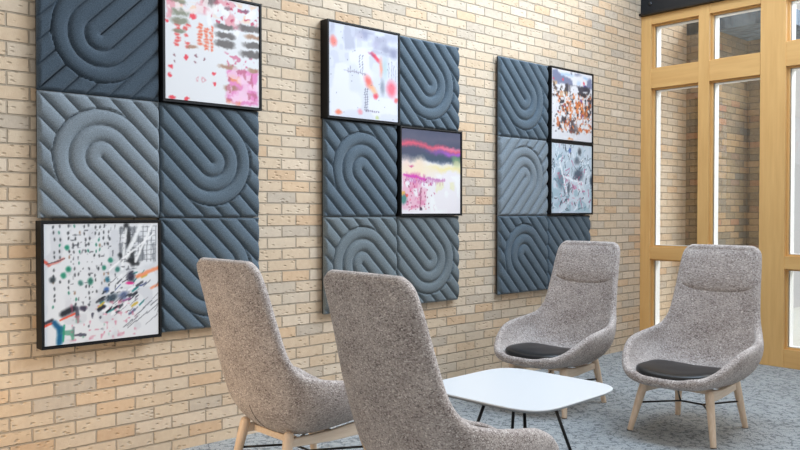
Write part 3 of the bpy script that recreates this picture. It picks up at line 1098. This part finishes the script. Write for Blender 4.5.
def build_cushion(parent):
    NA, NR = 48, 10
    V, F = [], []
    def outline(a):
        c, s = math.cos(a), math.sin(a)
        e = 2 / 3.0
        x = .238 * abs(c) ** e * (1 if c > 0 else -1)
        y = .125 + (.232 if s > 0 else .20) * abs(s) ** e * (1 if s > 0 else -1)
        return x, y
    prof = [(0.0, 0.050), (0.35, 0.049), (0.6, 0.046), (0.8, 0.041), (0.92, 0.034), (0.985, 0.024), (1.0, 0.012), (0.985, 0.002), (0.93, -0.006), (0.6, -0.012)]
    V.append(Vector((0, .115, .345 + .050)))
    for (r, h) in prof[1:]:
        for k in range(NA):
            x, y = outline(2 * PI * k / NA)
            X = x * r
            Y = .115 + (y - .115) * r
            z = .338 + 0.50 * X * X + 0.10 * (Y - .08) ** 2 + h
            V.append(Vector((X, Y, z)))
    V.append(Vector((0, .115, .333)))
    for k in range(NA):
        F.append((0, 1 + k, 1 + (k + 1) % NA))
    for r in range(len(prof) - 2):
        for k in range(NA):
            a = 1 + r * NA
            F.append((a + k, a + NA + k, a + NA + (k + 1) % NA, a + (k + 1) % NA))
    a = 1 + (len(prof) - 2) * NA
    for k in range(NA):
        F.append((len(V) - 1, a + (k + 1) % NA, a + k))
    o = link_mesh('seat_cushion', V, F, M_LEATHER, parent, True)
    return o

def build_leg(parent, foot, top):
    bm = bmesh.new()
    f, t = Vector(foot), Vector(top)
    add_tube(bm, [f, f.lerp(t, 0.02), f.lerp(t, 0.35), f.lerp(t, 0.75), f.lerp(t, 0.95), t, t + (t - f) * 0.03], [0.0150, 0.0165, 0.0195, 0.0235, 0.0245, 0.0225, 0.012], 18)
    leg = bm_obj('leg', bm, M_ASH, parent, True)
    bm = bmesh.new()
    add_tube(bm, [f - Vector((0, 0, 0.0)), f + Vector((0, 0, 0.003))], [0.0165, 0.0165], 16)
    bm_obj('glide', bm, M_RUBBER, leg, True)
    return leg

def make_chair(label, loc, rz):
    t = thing('lounge_chair', label, 'chair', loc, rz, 'high-backed lounge chairs around the white table')
    build_shell(t)
    build_headrest(t)
    c = build_cushion(t)
    c['label'] = 'black leather seat pad'
    for sx in (-1, 1):
        ff, ft = (sx * .252, .275, 0), (sx * .196, .205, .285)
        bf, bt = (sx * .212, -.262, 0), (sx * .176, -.195, .300)
        build_leg(t, ff, ft)
        build_leg(t, bf, bt)
        # tapered side rail from front leg to rear leg
        bm = bmesh.new()
        pts = [(.200, .228, .292), (.03, .226, .276), (-.190, .238, .276)]
        vv = []
        for (y, zb, zt) in pts:
            f = (y + .19) / .39
            x = sx * (.176 + (.198 - .176) * f)
            vv.append([bm.verts.new((x + dx, y, z)) for dx, z in ((-.011, zb), (.011, zb), (.011, zt), (-.011, zt))])
        for a, b_ in zip(vv, vv[1:]):
            for k in range(4):
                bm.faces.new((a[k], a[(k + 1) % 4], b_[(k + 1) % 4], b_[k]))
        bm.faces.new(vv[0])
        bm.faces.new(vv[-1][::-1])
        bmesh.ops.bevel(bm, geom=list(bm.edges), offset=0.003, segments=1, affect='EDGES')
        bm_obj('side_rail', bm, M_ASH_H, t)
    # cross beams that carry the shell
    for y in (.05, -.14):
        box_obj('cross_beam', (-.18, y - .016, .238), (.18, y + .016, .268), M_ASH_H, t, 0.003)
    bm = bmesh.new()
    zz = .165
    J1, J2 = (-.07, 0.0, zz - .005), (.07, 0.0, zz - .005)
    for p, q in (((-.225, .240, zz), J1), ((-.195, -.225, zz), J1), ((.225, .240, zz), J2), ((.195, -.225, zz), J2), (J1, J2)):
        add_tube(bm, [p, q], 0.0055, 10)
    s = bm_obj('stretcher', bm, M_BLACK, t, True)
    s['label'] = 'thin black metal stretcher'
    # short vertical seam low on the back of the shell
    bm = bmesh.new()
    pts = []
    for k in range(11):
        v = 0.33 + 0.17 * k / 10
        u = 0.03 * math.sin(k / 10 * PI)
        pts.append(inner(u, v) - normal(u, v) * (thick(u, v) + 0.0006))
    add_tube(bm, pts, 0.0018, 6)
    bm_obj('seam', bm, M_SEAM, t, True)
    return t

M_SEAM = simple('seam_thread', (92, 84, 80), 0.9)

def copy_tree(o, parent=None):
    c = o.copy()
    COL.objects.link(c)
    if parent:
        c.parent = parent
    for ch in [x for x in ALL_CH.get(o.name, [])]:
        copy_tree(ch, c)
    return c

D = make_chair('taupe boucle high-back lounge chair at far right, in front of the wood-framed glazing', (1.693, 4.400, 0), PI + math.radians(2))
ALL_CH = {}
for ob in list(COL.objects):
    if ob.parent:
        ALL_CH.setdefault(ob.parent.name, []).append(ob)
for lab, loc, rz in (
    ('taupe boucle high-back lounge chair facing us beyond the table, nearest the brick wall', (0.775, 4.310, 0), PI + math.radians(2)),
    ('taupe boucle high-back lounge chair seen from behind, at far left beside the brick wall', (0.84, 2.172, 0), 0.02),
    ('taupe boucle high-back lounge chair seen from behind in the foreground, nearest the camera', (1.853, 2.150, 0), -0.03),
):
    c = copy_tree(D)
    c.location = loc
    c.rotation_euler = (0, 0, rz)
    c['label'] = lab

# ------------------------------------------------------------------ coffee table
def make_table():
    t = thing('coffee_table', 'low white rounded-square coffee table with thin black metal legs', 'table', (1.40, 3.14, 0), math.radians(2))
    H = 0.40
    NA = 96
    def ring(sc, z, inset=0.0):
        out = []
        for k in range(NA):
            a = 2 * PI * k / NA
            c, s = math.cos(a), math.sin(a)
            e = 2 / 5.2
            r = .385 - inset
            out.append((r * abs(c) ** e * (1 if c > 0 else -1), r * abs(s) ** e * (1 if s > 0 else -1), z))
        return out
    def slab(name, rings, mat):
        V, F = [], []
        for r in rings:
            V += r
        for q in range(len(rings) - 1):
            for k in range(NA):
                a = q * NA
                F.append((a + k, a + (k + 1) % NA, a + NA + (k + 1) % NA, a + NA + k))
        F.append(tuple(range(NA))[::-1])
        F.append(tuple(range((len(rings) - 1) * NA, len(rings) * NA)))
        return link_mesh(name, V, F, mat, t)
    slab('tabletop', [ring(1, H - .006, .0), ring(1, H - .0015, .0), ring(1, H, .0015)], M_LAM)
    e = slab('table_edge', [ring(1, H - .020, .016), ring(1, H - .012, .004), ring(1, H - .0062, .0005)], M_EDGE)
    e['label'] = 'grey bevelled table edge'
    bm = bmesh.new()
    c4 = ((-1, -1), (1, -1), (1, 1), (-1, 1))
    for k in range(4):
        (ax, ay), (bx_, by_) = c4[k], c4[(k + 1) % 4]
        add_tube(bm, [(ax * .11, ay * .11, .372), (bx_ * .11, by_ * .11, .372)], 0.007, 8)
    add_box(bm, (-.16, -.16, .372), (.16, .16, .381))
    bm_obj('under_frame', bm, M_BLACK, t)
    for sx, sy in c4:
        bm = bmesh.new()
        add_tube(bm, [(sx * .11, sy * .11, .372), (sx * .205, sy * .205, 0.0)], [0.0085, 0.0085], 12)
        bm_obj('leg', bm, M_BLACK, t, True)
    bm = bmesh.new()
    for k in range(4):
        (ax, ay), (bx_, by_) = c4[k], c4[(k + 1) % 4]
        add_tube(bm, [(ax * .192, ay * .192, .05), (bx_ * .192, by_ * .192, .05)], 0.0055, 8)
    bm_obj('foot_brace', bm, M_BLACK, t, True)
    return t
make_table()
